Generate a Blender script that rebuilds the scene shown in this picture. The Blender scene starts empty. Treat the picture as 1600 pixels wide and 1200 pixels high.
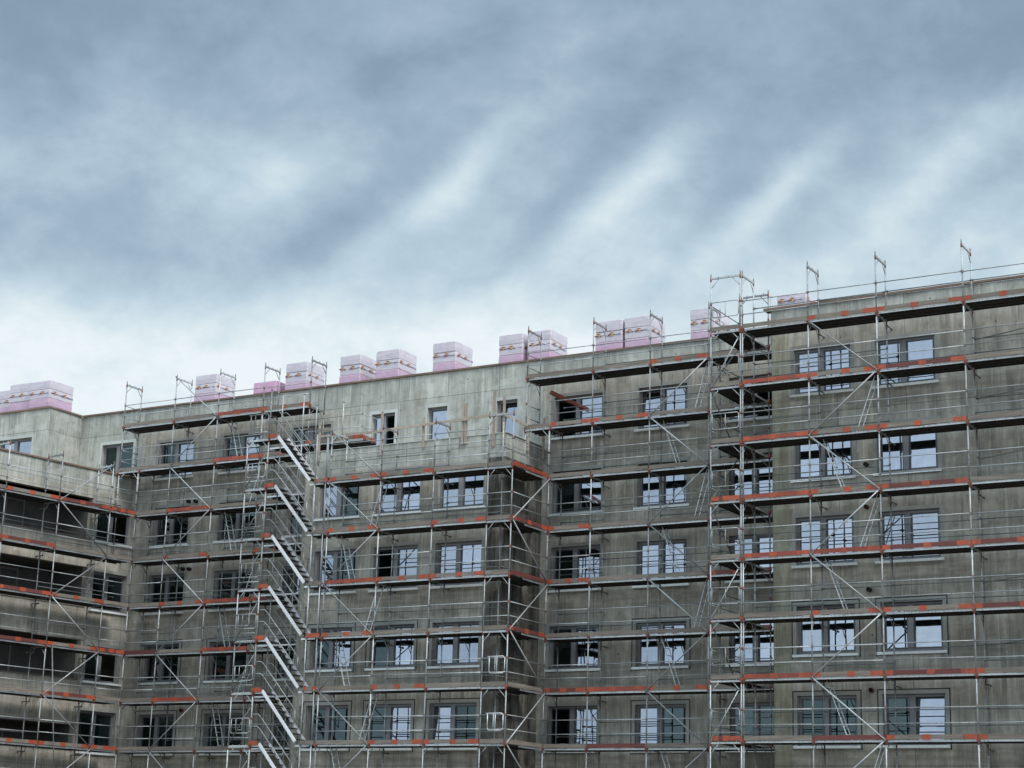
import bpy, math, random
from mathutils import Vector, Matrix
rnd = random.Random(7)
sc = bpy.context.scene
col = sc.collection
R_ = math.radians

# ------------------------------------------------------------------ camera
GROUND = -1.6                      # the camera's eye is the world's zero height
YAW, YAWL = R_(-30.6129), R_(49.959)
cam_d = bpy.data.cameras.new('camera')
cam = bpy.data.objects.new('camera', cam_d); col.objects.link(cam)
cam_d.sensor_width = 36; cam_d.lens = 2869.14/1600*36
cam_d.clip_start = 0.5; cam_d.clip_end = 3000
_p, _r = R_(14.5101), R_(1.6752)
_h = Vector((1, 0, 0)); _v = Vector((0, -math.sin(_p), math.cos(_p))); _f = Vector((0, math.cos(_p), math.sin(_p)))
_rt = _h*math.cos(_r) + _v*math.sin(_r); _up = -_h*math.sin(_r) + _v*math.cos(_r)
m = Matrix.Identity(4)
for i in range(3):
    m[i][0], m[i][1], m[i][2] = _rt[i], _up[i], -_f[i]
cam.matrix_world = m
sc.camera = cam
sc.view_settings.view_transform = 'Standard'; sc.view_settings.look = 'None'
sc.view_settings.exposure = 0.8; sc.view_settings.gamma = 1

# ------------------------------------------------------------------ sun and sky
SUN_AZ, SUN_EL = R_(148), R_(48)   # clockwise from +Y (the way the camera looks)
sund = bpy.data.lights.new('sun', 'SUN'); sund.energy = 1.5; sund.angle = R_(22); sund.color = (1, .965, .92)
sun = bpy.data.objects.new('sun', sund); col.objects.link(sun)
sdir = Vector((math.sin(SUN_AZ)*math.cos(SUN_EL), math.cos(SUN_AZ)*math.cos(SUN_EL), math.sin(SUN_EL)))
sun.rotation_euler = sdir.to_track_quat('Z', 'Y').to_euler()

class NB:
    """tiny node expression builder"""
    def __init__(s, nt): s.nt = nt; s.n = nt.nodes; s.l = nt.links
    def node(s, t, **kw):
        n = s.n.new(t)
        for k, v in kw.items(): setattr(n, k, v)
        return n
    def put(s, sock, v):
        if hasattr(v, 'links'): s.l.new(v, sock)
        else: sock.default_value = v
    def m(s, op, a, b=0.0, c=None, clamp=False):
        n = s.node('ShaderNodeMath', operation=op, use_clamp=clamp)
        s.put(n.inputs[0], a); s.put(n.inputs[1], b)
        if c is not None: s.put(n.inputs[2], c)
        return n.outputs[0]
    def noise(s, vec, scale, detail=4, rough=.5, dist=0):
        n = s.node('ShaderNodeTexNoise'); s.put(n.inputs['Vector'], vec)
        n.inputs['Scale'].default_value = scale; n.inputs['Detail'].default_value = detail
        n.inputs['Roughness'].default_value = rough; n.inputs['Distortion'].default_value = dist
        return n.outputs['Fac']
    def comb(s, x, y, z):
        n = s.node('ShaderNodeCombineXYZ'); s.put(n.inputs[0], x); s.put(n.inputs[1], y); s.put(n.inputs[2], z); return n.outputs[0]
    def sep(s, v):
        n = s.node('ShaderNodeSeparateXYZ'); s.put(n.inputs[0], v); return n.outputs
    def ramp(s, f, stops, interp='LINEAR'):
        n = s.node('ShaderNodeValToRGB'); s.put(n.inputs[0], f); cr = n.color_ramp; cr.interpolation = interp
        while len(cr.elements) < len(stops): cr.elements.new(.5)
        for e, (p, c) in zip(cr.elements, stops):
            e.position = p; e.color = (*c, 1) if len(c) == 3 else c
        return n.outputs[0]
    def rng(s, v, a, b, c=0.0, d=1.0):
        n = s.node('ShaderNodeMapRange'); s.put(n.inputs[0], v)
        n.inputs[1].default_value, n.inputs[2].default_value, n.inputs[3].default_value, n.inputs[4].default_value = a, b, c, d
        return n.outputs[0]
    def mix(s, f, a, b, mode='MIX'):
        n = s.node('ShaderNodeMix', data_type='RGBA', blend_type=mode)
        s.put(n.inputs[0], f)
        for i, v in ((6, a), (7, b)):
            if hasattr(v, 'links'): s.l.new(v, n.inputs[i])
            else: n.inputs[i].default_value = (*v, 1)
        return n.outputs[2]

def build_world():
    w = bpy.data.worlds.new('World'); sc.world = w; w.use_nodes = True
    b = NB(w.node_tree); b.n.clear()
    out = b.node('ShaderNodeOutputWorld')
    tc = b.node('ShaderNodeTexCoord')
    x, y, z = b.sep(tc.outputs['Generated'])
    deg = 57.29578
    az = b.m('MULTIPLY', b.m('ARCTAN2', x, y), deg)
    el = b.m('MULTIPLY', b.m('ARCSINE', z), deg)
    # clouds drift in long soft bands; everything is laid out on the dome by azimuth and elevation in degrees
    w1 = b.m('SUBTRACT', b.noise(b.comb(b.m('MULTIPLY', az, .11), b.m('MULTIPLY', el, .2), 3.1), 1.0, 3), .5)
    w2 = b.m('SUBTRACT', b.noise(b.comb(b.m('MULTIPLY', az, .11), b.m('MULTIPLY', el, .2), 9.7), 1.0, 3), .5)
    azw = b.m('MULTIPLY_ADD', w1, 2.5, az); elw = b.m('MULTIPLY_ADD', w2, 1.6, el)
    th = R_(36)
    ca, sa = math.cos(th), math.sin(th)
    along = b.m('ADD', b.m('MULTIPLY', azw, ca), b.m('MULTIPLY', elw, sa))
    across = b.m('SUBTRACT', b.m('MULTIPLY', elw, ca), b.m('MULTIPLY', azw, sa))
    streak = b.noise(b.comb(b.m('MULTIPLY', along, .07), b.m('MULTIPLY', across, .30), 1.3), 1.0, 4, .5)
    soft = b.noise(b.comb(b.m('MULTIPLY', az, .09), b.m('MULTIPLY', el, .15), 5.5), 1.0, 5, .55)
    fine = b.noise(b.comb(b.m('MULTIPLY', along, .35), b.m('MULTIPLY', across, .7), 2.2), 1.0, 5, .6)
    # base brightness by height: pale at the roofs, dark slate high up
    base = b.ramp(b.m('DIVIDE', el, 90.0, clamp=True), [(0, (.70,)*3), (.11, (.98,)*3), (.175, (.98,)*3), (.20, (.74,)*3), (.235, (.56,)*3), (.27, (.40,)*3), (.45, (.48,)*3), (1, (.62,)*3)])
    v = base
    v = b.m('ADD', v, b.m('MULTIPLY', b.m('SUBTRACT', streak, .5), .30))
    v = b.m('ADD', v, b.m('MULTIPLY', b.m('SUBTRACT', soft, .5), .55))
    puff = b.noise(b.comb(b.m('MULTIPLY', azw, .30), b.m('MULTIPLY', elw, .42), 7.7), 1.0, 4, .5, 0)
    v = b.m('ADD', v, b.m('MULTIPLY', b.m('SUBTRACT', puff, .5), .30))
    tex = b.noise(b.comb(b.m('MULTIPLY', azw, .9), b.m('MULTIPLY', elw, 1.25), 12.7), 1.0, 7, .62)
    v = b.m('ADD', v, b.m('MULTIPLY', b.m('SUBTRACT', tex, .5), .24))
    v = b.m('ADD', v, b.m('MULTIPLY', b.m('SUBTRACT', fine, .5), .08))
    # banks and breaks in the cloud: azimuth, elevation, half length, half width, tilt, strength
    def bank(a0, e0, la, wa, tilt, s):
        nonlocal v
        t = R_(tilt)
        da = b.m('SUBTRACT', azw, a0); de = b.m('SUBTRACT', elw, e0)
        p = b.m('DIVIDE', b.m('ADD', b.m('MULTIPLY', da, math.cos(t)), b.m('MULTIPLY', de, math.sin(t))), la)
        q = b.m('DIVIDE', b.m('SUBTRACT', b.m('MULTIPLY', de, math.cos(t)), b.m('MULTIPLY', da, math.sin(t))), wa)
        g = b.m('EXPONENT', b.m('MULTIPLY', b.m('ADD', b.m('MULTIPLY', p, p), b.m('MULTIPLY', q, q)), -1.0))
        v = b.m('MULTIPLY_ADD', g, s, v)
    for a in BANKS: bank(*a)
    behind = b.rng(b.m('ABSOLUTE', az), 35, 90)      # the far half of the sky is plain thin overcast
    v = b.m('ADD', b.m('MULTIPLY', v, b.m('SUBTRACT', 1.0, behind)), b.m('MULTIPLY', b.m('ADD', .60, b.m('MULTIPLY', b.m('SUBTRACT', soft, .5), .5)), behind))
    K = .575
    colr = b.ramp(v, [(p, tuple(k*K for k in c)) for p, c in [(0, (.19, .27, .345)), (.3, (.26, .36, .45)), (.5, (.36, .475, .575)), (.72, (.53, .66, .745)), (.9, (.73, .835, .87)), (1, (.87, .94, .955))]])
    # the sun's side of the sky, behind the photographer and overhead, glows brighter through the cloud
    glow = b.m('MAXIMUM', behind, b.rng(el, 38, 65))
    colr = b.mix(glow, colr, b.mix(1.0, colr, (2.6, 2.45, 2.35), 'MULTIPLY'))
    sky = b.node('ShaderNodeTexSky', sky_type='NISHITA', sun_disc=False)
    sky.sun_elevation = SUN_EL; sky.sun_rotation = SUN_AZ
    skc = b.mix(1.0, sky.outputs[0], (.1, .1, .1), 'MULTIPLY')
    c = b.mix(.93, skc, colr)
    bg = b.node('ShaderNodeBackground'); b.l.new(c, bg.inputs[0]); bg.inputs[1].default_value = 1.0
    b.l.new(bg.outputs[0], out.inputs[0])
BANKS = [(-16.5, 24.6, 3.2, 2.4, 10, -.14), (-4.0, 23.8, 5, 1.2, 28, -.12), (-7.6, 21.0, 3.0, .8, 42, .15), (-2.0, 20.7, 3.0, .55, 38, .30),
         (4.2, 21.0, 3.0, .65, 38, .28), (8.6, 20.4, 2.8, .50, 37, .24), (13.4, 20.9, 4.5, .8, 32, .22), (-12.9, 22.4, 1.9, .8, 32, .13),
         (-13.4, 23.7, 1.2, .5, 30, .12), (-2.5, 25.6, 1.8, .6, 20, .12), (4, 25.5, 2.4, .5, 15, .10), (1.2, 20.0, 3.4, .7, 37, -.22), (6.7, 20.0, 2.8, .5, 37, -.10), (-5.4, 19.4, 3.4, .9, 34, -.22),
         (11.2, 19.9, 3, .5, 34, -.08), (-13.0, 17.9, 6.5, 1.6, 4, -.28), (8, 23.2, 9, 1.0, 10, -.10), (12.5, 25.2, 4, 1.2, 8, -.04), (12, 18.6, 5, 1.0, 16, .10)]
build_world()

# ------------------------------------------------------------------ mesh and object helpers
class MB:
    def __init__(s): s.v = []; s.f = []; s.mi = []; s.sm = []
    def quad(s, a, b, c, d, m=0):
        i = len(s.v); s.v += [a, b, c, d]; s.f.append((i, i+1, i+2, i+3)); s.mi.append(m); s.sm.append(False)
    def poly(s, pts, m=0):
        i = len(s.v); s.v += list(pts); s.f.append(tuple(range(i, i+len(pts)))); s.mi.append(m); s.sm.append(False)
    def box(s, x0, x1, y0, y1, z0, z1, m=0, xf=None):
        i = len(s.v)
        P = [(x0, y0, z0), (x1, y0, z0), (x1, y1, z0), (x0, y1, z0), (x0, y0, z1), (x1, y0, z1), (x1, y1, z1), (x0, y1, z1)]
        if xf: P = [tuple(xf @ Vector(q)) for q in P]
        s.v += P
        for q in ((0, 3, 2, 1), (4, 5, 6, 7), (0, 1, 5, 4), (1, 2, 6, 5), (2, 3, 7, 6), (3, 0, 4, 7)):
            s.f.append(tuple(i+k for k in q)); s.mi.append(m); s.sm.append(False)
        return s
    def tube(s, p, q, r, m=0, n=7, cap=True):
        p, q = Vector(p), Vector(q); d = (q-p).normalized()
        a = d.orthogonal().normalized(); b = d.cross(a)
        i = len(s.v)
        for e in (p, q):
            for k in range(n):
                t = 2*math.pi*k/n; s.v.append(tuple(e + (a*math.cos(t)+b*math.sin(t))*r))
        for k in range(n):
            s.f.append((i+k, i+(k+1) % n, i+n+(k+1) % n, i+n+k)); s.mi.append(m); s.sm.append(True)
        if cap:
            s.f.append(tuple(i+k for k in reversed(range(n)))); s.mi.append(m); s.sm.append(False)
            s.f.append(tuple(i+n+k for k in range(n))); s.mi.append(m); s.sm.append(False)
        return s
    def path(s, pts, r, m=0, n=7):
        for a, b in zip(pts, pts[1:]): s.tube(a, b, r, m, n)
        return s
    def mesh(s, name, mats):
        me = bpy.data.meshes.new(name); me.from_pydata(s.v, [], s.f)
        for x in mats: me.materials.append(x)
        me.polygons.foreach_set('material_index', s.mi); me.polygons.foreach_set('use_smooth', s.sm)
        me.update(); return me

def tag(o, label=None, cat=None, group=None, kind=None):
    if label: o['label'] = label
    if cat: o['category'] = cat
    if group: o['group'] = group
    if kind: o['kind'] = kind
    return o

def W(s, d, z=0.0, yaw=YAW):
    """facade coordinates (along, depth, height) -> world"""
    return Vector((s*math.cos(yaw) - d*math.sin(yaw), s*math.sin(yaw) + d*math.cos(yaw), z))

class Thing:
    def __init__(s, name, label, cat, s0, d0, z0=GROUND, yaw=YAW, group=None):
        s.o = bpy.data.objects.new(name, None); col.objects.link(s.o)
        s.o.location = W(s0, d0, z0, yaw); s.o.rotation_euler = (0, 0, yaw)
        s.o.empty_display_size = .3
        tag(s.o, label, cat, group); s.s0, s.d0, s.z0 = s0, d0, z0
    def put(s, name, me, at=(0, 0, 0), rot=0.0, parent=None, label=None, base=None):
        """a part whose mesh origin sits at facade point `at`; for a sub-part give its parent's `at` as base"""
        o = bpy.data.objects.new(name, me); col.objects.link(o)
        o.parent = parent or s.o
        if base is not None: o.location = (at[0]-base[0], at[1]-base[1], at[2]-base[2])
        else: o.location = (at[0]-s.s0, at[1]-s.d0, at[2]-s.z0)
        o.rotation_euler = (0, 0, rot)
        if label: o['label'] = label
        return o

def single(name, mb, mats, label=None, cat=None, group=None, kind=None, at=(0, 0, 0), rz=0):
    o = bpy.data.objects.new(name, mb.mesh(name, mats)); col.objects.link(o)
    o.location = at; o.rotation_euler = (0, 0, rz)
    return tag(o, label, cat, group, kind)

# ------------------------------------------------------------------ materials
def mat(name, color=(.5, .5, .5), rough=.6, metal=0.0, spec=.5):
    mm = bpy.data.materials.new(name); mm.use_nodes = True
    b = NB(mm.node_tree); p = b.n['Principled BSDF']
    p.inputs['Base Color'].default_value = (*color, 1); p.inputs['Roughness'].default_value = rough
    p.inputs['Metallic'].default_value = metal; p.inputs['Specular IOR Level'].default_value = spec
    return mm, b, p

def worn(name, c1, c2, c3=None, vr=(.85, 1.12), rough=.6, metal=0.0, scale=3.0, stretch=(1, 1, 1), t=(.35, .65), bump=0.0, fine=18):
    mm, b, p = mat(name, c1, rough, metal)
    tc = b.node('ShaderNodeTexCoord'); oi = b.node('ShaderNodeObjectInfo')
    mp = b.node('ShaderNodeMapping'); b.l.new(tc.outputs['Object'], mp.inputs[0]); mp.inputs['Scale'].default_value = stretch
    off = b.node('ShaderNodeVectorMath', operation='MULTIPLY_ADD')
    b.l.new(oi.outputs['Random'], off.inputs[0]); off.inputs[1].default_value = (37, 91, 53); b.l.new(mp.outputs[0], off.inputs[2])
    n1 = b.noise(off.outputs[0], scale, 5, .6); n2 = b.noise(off.outputs[0], fine, 3, .6)
    c = b.mix(b.rng(n1, t[0], t[1]), c1, c2)
    if c3: c = b.mix(b.rng(n2, .55, .68), c, c3)
    hv = b.node('ShaderNodeHueSaturation'); b.l.new(c, hv.inputs['Color']); b.put(hv.inputs['Value'], b.rng(oi.outputs['Random'], 0, 1, *vr))
    b.l.new(hv.outputs[0], p.inputs['Base Color'])
    b.put(p.inputs['Roughness'], b.rng(n2, .3, .7, rough-.12, rough+.12))
    if bump:
        bp = b.node('ShaderNodeBump'); bp.inputs['Strength'].default_value = bump; bp.inputs['Distance'].default_value = .01
        b.l.new(n2, bp.inputs['Height']); b.l.new(bp.outputs[0], p.inputs['Normal'])
    return mm

M = {}
M['galv'] = worn('galvanised_steel', vr=(.55, 1.18), c1=(.31, .33, .34), c2=(.46, .48, .49), c3=(.20, .20, .195), rough=.48, metal=.3, scale=2.2, stretch=(1, 1, .6))
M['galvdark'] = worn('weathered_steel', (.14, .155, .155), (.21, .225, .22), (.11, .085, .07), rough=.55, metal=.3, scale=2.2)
M['alu'] = worn('aluminium', (.60, .62, .64), (.72, .74, .76), (.30, .29, .28), rough=.45, metal=.2, scale=1.5)
M['rust'] = worn('red_lead_paint', (.25, .055, .03), (.15, .045, .03), (.16, .08, .05), rough=.6, scale=9)
M['orange'] = worn('orange_paint', (.39, .070, .023), (.26, .050, .024), (.13, .06, .045), rough=.6, scale=6, fine=11)
M['red'] = worn('dark_red_board', (.10, .027, .025), (.15, .034, .028), (.07, .045, .04), rough=.7, scale=3, stretch=(.5, 1, 3))
M['brightred'] = worn('red_orange_board', (.30, .050, .025), (.20, .040, .026), (.10, .055, .045), rough=.65, scale=3, stretch=(.7, 1, 3), fine=12)
M['wood'] = worn('weathered_board', (.22, .195, .165), (.13, .115, .10), (.17, .095, .07), rough=.85, scale=2.5, stretch=(.4, 1, 5), bump=.3)
M['newwood'] = worn('fresh_timber', (.30, .25, .20), (.37, .315, .26), (.2, .15, .12), rough=.8, scale=3, stretch=(1, 1, .5))
M['ply'] = worn('dark_plywood', (.028, .025, .024), (.045, .04, .037), (.07, .065, .06), rough=.8, scale=2, stretch=(.5, 2, 1))
M['coping'] = worn('brown_roof_edge', (.13, .085, .065), (.20, .13, .095), (.27, .20, .15), rough=.8, scale=1.2, stretch=(1, 1, 6))
M['frame'] = worn('grey_window_frame', (.17, .17, .185), (.21, .21, .22), rough=.45, scale=1)
M['sash'] = worn('slate_sash', (.06, .065, .08), (.075, .08, .095), rough=.4, scale=1)
M['sill'] = worn('pale_sill', (.74, .78, .78), (.82, .85, .85), (.55, .58, .58), rough=.4, scale=2.5, stretch=(.6, 1, 1))
M['dark'] = worn('dark_opening', (.02, .02, .02), (.03, .03, .03), rough=.9)
M['pack'] = None

def concrete_mat(name, light, dark, olive, stain=1.0, seams=True, board=0.0):
    mm, b, p = mat(name, light, .88, 0, .3)
    geo = b.node('ShaderNodeNewGeometry')
    tc = b.node('ShaderNodeTexCoord'); P = tc.outputs['Object']
    x, y, z = b.sep(P)
    big = b.noise(P, .35, 4, .55)
    blot = b.noise(P, 1.3, 5, .6)
    v1 = b.noise(b.comb(b.m('MULTIPLY', x, 2.0), b.m('MULTIPLY', y, 2.0), b.m('MULTIPLY', z, .42)), 1.0, 5, .62)
    v2 = b.noise(b.comb(b.m('MULTIPLY', x, 6.5), b.m('MULTIPLY', y, 6.5), b.m('MULTIPLY', z, .30)), 1.0, 6, .7)
    v3 = b.noise(b.comb(b.m('MULTIPLY', x, 4.0), b.m('MULTIPLY', y, 4.0), b.m('MULTIPLY', z, .22)), 1.7, 5, .65)
    hz = b.noise(b.comb(b.m('MULTIPLY', x, .5), b.m('MULTIPLY', y, .5), b.m('MULTIPLY', z, 7.0)), 1.0, 3, .5)
    gr = b.noise(P, 30, 3, .7)
    c = b.mix(b.rng(big, .33, .68), light, dark)
    c = b.mix(b.m('MULTIPLY', b.rng(blot, .48, .66), .6), c, olive)
    c = b.mix(b.m('MULTIPLY', b.rng(v1, .51, .64), .62*stain), c, tuple(k*.5 for k in dark))
    msk = b.rng(big, .35, .6, .45, 1.0)
    c = b.mix(b.m('MULTIPLY', b.m('MULTIPLY', b.rng(v2, .51, .62), msk), .72*stain), c, tuple(k*.52 for k in dark))
    c = b.mix(b.m('MULTIPLY', b.rng(v3, .54, .62), .42), c, tuple(min(1, k*1.45) for k in light))
    c = b.mix(b.m('MULTIPLY', b.rng(v1, .32, .46, 1, 0), .6), c, tuple(min(1, k*1.4) for k in light))
    pat = b.noise(P, 2.6, 7, .68, .4); sm_ = b.noise(b.comb(x, y, b.m('MULTIPLY', z, 2.2)), .9, 6, .7)
    c = b.mix(b.m('MULTIPLY', b.rng(pat, .51, .62), .36), c, tuple(k*.6 for k in dark))
    c = b.mix(b.m('MULTIPLY', b.rng(sm_, .53, .60), .30), c, tuple(min(1, k*1.3) for k in light))
    c = b.mix(b.m('MULTIPLY', b.rng(gr, .54, .70), .35), c, tuple(k*.5 for k in dark))
    vo = b.node('ShaderNodeTexVoronoi'); b.l.new(b.comb(x, 0.0, z), vo.inputs['Vector']); vo.inputs['Scale'].default_value = .9; vo.inputs['Randomness'].default_value = .35
    c = b.mix(b.rng(vo.outputs['Distance'], .028, .045, .75, 0), c, (.03, .03, .03))
    # formwork boards between the floors, each storey's wet band
    zz = b.m('DIVIDE', b.m('SUBTRACT', z, 1.75), 2.96)
    fr = b.m('FRACT', b.m('ADD', zz, 10.0))
    band = b.m('MULTIPLY', b.rng(fr, .02, .08), b.rng(fr, .30, .36, 1, 0))
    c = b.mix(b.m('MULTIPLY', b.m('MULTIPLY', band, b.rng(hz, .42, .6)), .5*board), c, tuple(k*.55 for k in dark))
    if seams:
        br = b.node('ShaderNodeTexBrick'); b.l.new(b.comb(b.m('ADD', x, y), b.m('SUBTRACT', z, 1.87), 0.0), br.inputs['Vector'])
        br.offset = 0; br.squash = 1
        br.inputs['Color1'].default_value = (1, 1, 1, 1); br.inputs['Color2'].default_value = (.74, .745, .75, 1); br.inputs['Mortar'].default_value = (.34, .34, .33, 1)
        br.inputs['Scale'].default_value = 1.0; br.inputs['Mortar Size'].default_value = .016; br.inputs['Mortar Smooth'].default_value = .35
        br.inputs['Brick Width'].default_value = 2.4; br.inputs['Row Height'].default_value = 2.96
        c = b.mix(.75, c, b.mix(1.0, c, br.outputs['Color'], 'MULTIPLY'))
    # height tint: the colour darkens gradually towards the bottom of the wall
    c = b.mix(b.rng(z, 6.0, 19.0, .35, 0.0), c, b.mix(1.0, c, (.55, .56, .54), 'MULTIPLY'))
    b.l.new(c, p.inputs['Base Color'])
    bp = b.node('ShaderNodeBump'); bp.inputs['Strength'].default_value = .35; bp.inputs['Distance'].default_value = .02
    b.l.new(b.m('ADD', blot, b.m('MULTIPLY', gr, .5)), bp.inputs['Height']); b.l.new(bp.outputs[0], p.inputs['Normal'])
    return mm
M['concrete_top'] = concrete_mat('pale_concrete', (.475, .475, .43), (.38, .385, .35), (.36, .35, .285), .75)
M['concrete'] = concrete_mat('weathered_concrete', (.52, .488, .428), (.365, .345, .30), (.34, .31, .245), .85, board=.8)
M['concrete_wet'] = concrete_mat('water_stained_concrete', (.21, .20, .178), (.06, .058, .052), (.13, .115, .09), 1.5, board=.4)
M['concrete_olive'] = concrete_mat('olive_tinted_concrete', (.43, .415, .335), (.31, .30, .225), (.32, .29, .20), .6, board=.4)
M['render'] = worn('smooth_reveal', (.31, .315, .295), (.26, .265, .245), rough=.85, scale=2)
M['render_top'] = worn('pale_smooth_reveal', (.50, .515, .49), (.42, .435, .41), rough=.85, scale=2)

def glass_mat(name, tint=(.40, .435, .51), f=.80):
    mm = bpy.data.materials.new(name); mm.use_nodes = True
    b = NB(mm.node_tree); b.n.clear()
    out = b.node('ShaderNodeOutputMaterial'); gl = b.node('ShaderNodeBsdfGlossy'); df = b.node('ShaderNodeBsdfDiffuse')
    gl.inputs['Color'].default_value = (*tint, 1); gl.inputs['Roughness'].default_value = .015
    df.inputs['Color'].default_value = (.006, .010, .010, 1)
    tc = b.node('ShaderNodeTexCoord'); n = b.noise(tc.outputs['Object'], 1.1, 2, .5)
    bp = b.node('ShaderNodeBump'); bp.inputs['Strength'].default_value = .22; bp.inputs['Distance'].default_value = .02
    b.l.new(n, bp.inputs['Height']); b.l.new(bp.outputs[0], gl.inputs['Normal'])
    oi = b.node('ShaderNodeObjectInfo'); sm = b.noise(tc.outputs['Object'], 3.2, 5, .65)
    mx = b.node('ShaderNodeMixShader'); b.put(mx.inputs[0], b.m('MULTIPLY', b.m('MULTIPLY', b.rng(sm, .3, .7, .86, 1.06), b.rng(oi.outputs['Random'], 0, 1, .78, 1.08)), f))
    b.l.new(df.outputs[0], mx.inputs[1]); b.l.new(gl.outputs[0], mx.inputs[2]); b.l.new(mx.outputs[0], out.inputs[0])
    return mm
M['glass'] = glass_mat('coated_window_glass')
M['glassdark'] = glass_mat('plain_window_glass', (.45, .58, .60), .13)

def film_mat(name, c1, c2):
    mm, b, p = mat(name, c1, .35, 0, .6)
    tc = b.node('ShaderNodeTexCoord'); oi = b.node('ShaderNodeObjectInfo')
    ad = b.node('ShaderNodeVectorMath', operation='MULTIPLY_ADD'); b.l.new(oi.outputs['Random'], ad.inputs[0]); ad.inputs[1].default_value = (31, 17, 71); b.l.new(tc.outputs['Object'], ad.inputs[2])
    mp = b.node('ShaderNodeMapping'); b.l.new(ad.outputs[0], mp.inputs[0]); mp.inputs['Scale'].default_value = (1, 1, 2.6)
    n = b.noise(mp.outputs[0], 2.4, 5, .6, .6); n2 = b.noise(mp.outputs[0], 9, 3, .6)
    c = b.mix(b.rng(n, .35, .65), c1, c2)
    c = b.mix(b.m('MULTIPLY', b.rng(n2, .58, .7), .3), c, (.66, .62, .66))
    b.l.new(c, p.inputs['Base Color'])
    bp = b.node('ShaderNodeBump'); bp.inputs['Strength'].default_value = .5; bp.inputs['Distance'].default_value = .03
    b.l.new(n, bp.inputs['Height']); b.l.new(bp.outputs[0], p.inputs['Normal'])
    return mm
M['pink'] = film_mat('pink_foam_in_film', (.43, .27, .385), (.49, .34, .44))
M['hotpink'] = film_mat('bare_pink_foam', (.50, .26, .40), (.55, .32, .45))
M['lilac'] = film_mat('white_printed_film', (.46, .41, .47), (.55, .50, .545))
M['inkblue'] = mat('dark_blue_print', (.12, .11, .20), .5)[0]
M['inkorange'] = mat('orange_print', (.52, .34, .11), .5)[0]
M['inkred'] = mat('maroon_print', (.20, .06, .10), .5)[0]

# ------------------------------------------------------------------ ground and the wood behind the photographer
gm = worn('sandy_site_ground', (.16, .14, .11), (.12, .11, .085), (.2, .18, .15), rough=.95, scale=.05, fine=2)
g = MB()
N = 24
for i in range(N):
    for j in range(N):
        x0, x1 = -600+1200*i/N, -600+1200*(i+1)/N; y0, y1 = -600+1200*j/N, -600+1200*(j+1)/N
        g.quad((x0, y0, 0), (x1, y0, 0), (x1, y1, 0), (x0, y1, 0))
single('ground', g, [gm], kind='structure', at=(0, 0, GROUND))

# ------------------------------------------------------------------ the building
OFF = {}
def wall_mesh(s0, s1, z0, z1, holes, thick=.30, mat_i=0, zsplit=None, strips=()):
    """front face at y=0 with rectangular openings and their reveals; coordinates are facade s and z"""
    mb = MB()
    xs = sorted(set([s0, s1] + [h[0] for h in holes] + [h[1] for h in holes] + [q for st in strips for q in st[:2]]))
    zs = sorted(set([z0, z1] + [h[2] for h in holes] + [h[3] for h in holes] + ([zsplit] if zsplit else [])))
    xs = [x for x in xs if s0 <= x <= s1]; zs = [z for z in zs if z0 <= z <= z1]
    for a, b_ in zip(xs, xs[1:]):
        for c, d in zip(zs, zs[1:]):
            mx, mz = (a+b_)/2, (c+d)/2
            if any(h[0] < mx < h[1] and h[2] < mz < h[3] for h in holes): continue
            mi = 1 if (zsplit and mz > zsplit) else 0
            for st in strips:
                if st[0] < mx < st[1] and mi == 0: mi = st[2]
            mb.quad((a, 0, c), (b_, 0, c), (b_, 0, d), (a, 0, d), mi)
    for h in holes:
        a, b_, c, d = h[:4]; T = thick; mi = 1 if (zsplit and c > zsplit-.5) else 0
        mb.quad((a, 0, c), (a, 0, d), (a, T, d), (a, T, c), mi); mb.quad((b_, 0, c), (b_, T, c), (b_, T, d), (b_, 0, d), mi)
        mb.quad((a, 0, d), (b_, 0, d), (b_, T, d), (a, T, d), mi); mb.quad((a, 0, c), (a, T, c), (b_, T, c), (b_, 0, c), mi)
    return mb
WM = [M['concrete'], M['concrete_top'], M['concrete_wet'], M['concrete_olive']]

bld = Thing('apartment_building', 'grey concrete apartment block shell under construction, wrapped in scaffolding', 'building', -34, 57.75)
def local(mb, s0, d, z0=GROUND): # shift mesh coords (s, y, z) to be relative to a part origin
    mb.v = [(a-s0, b_, c-z0) for a, b_, c in mb.v]; return mb
def put_wall(mb, s0, d, rot=0.0, name='wall', mats=WM, label=None):
    return bld.put(name, local(mb, s0, d).mesh(name, mats), (s0, d, GROUND), rot, label=label)

ROWS = [(3.86, 5.50), (6.84, 8.47), (9.82, 11.48), (12.76, 14.42), (15.75, 17.38)]
D_F, D_B = 57.75, 60.55
wins_R = [(a, b_, z0, z1) for a, b_ in ((-22.86, -20.80), (-19.94, -17.86), (-14.2, -12.1)) for z0, z1 in ROWS]
dzm = .07
wins_M = [(a, b_, z0+dzm, z1+dzm) for a, b_ in ((-33.88, -31.77), (-30.24, -28.2), (-26.52, -24.45)) for z0, z1 in ROWS]
wins_M = [w for w in wins_M]
wins_T = [(-42.5, -41.35, 15.05, 17.60), (-39.76, -38.82, 15.05, 17.62), (-36.5, -35.55, 15.05, 17.58)]
wins_N = [(a, b_, z0, z1) for a, b_ in ((-42.93, -40.97), (-40.12, -38.12), (-37.31, -35.27)) for z0, z1 in ROWS[:4]]
wins_K = [(a, b_, z0+.02, z1+.03) for a, b_ in ((-53.86, -51.9), (-50.25, -48.2), (-46.6, -44.55)) for z0, z1 in ROWS]
wins_K0 = [(-57.25, -55.4, 15.05, 17.6)]
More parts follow.
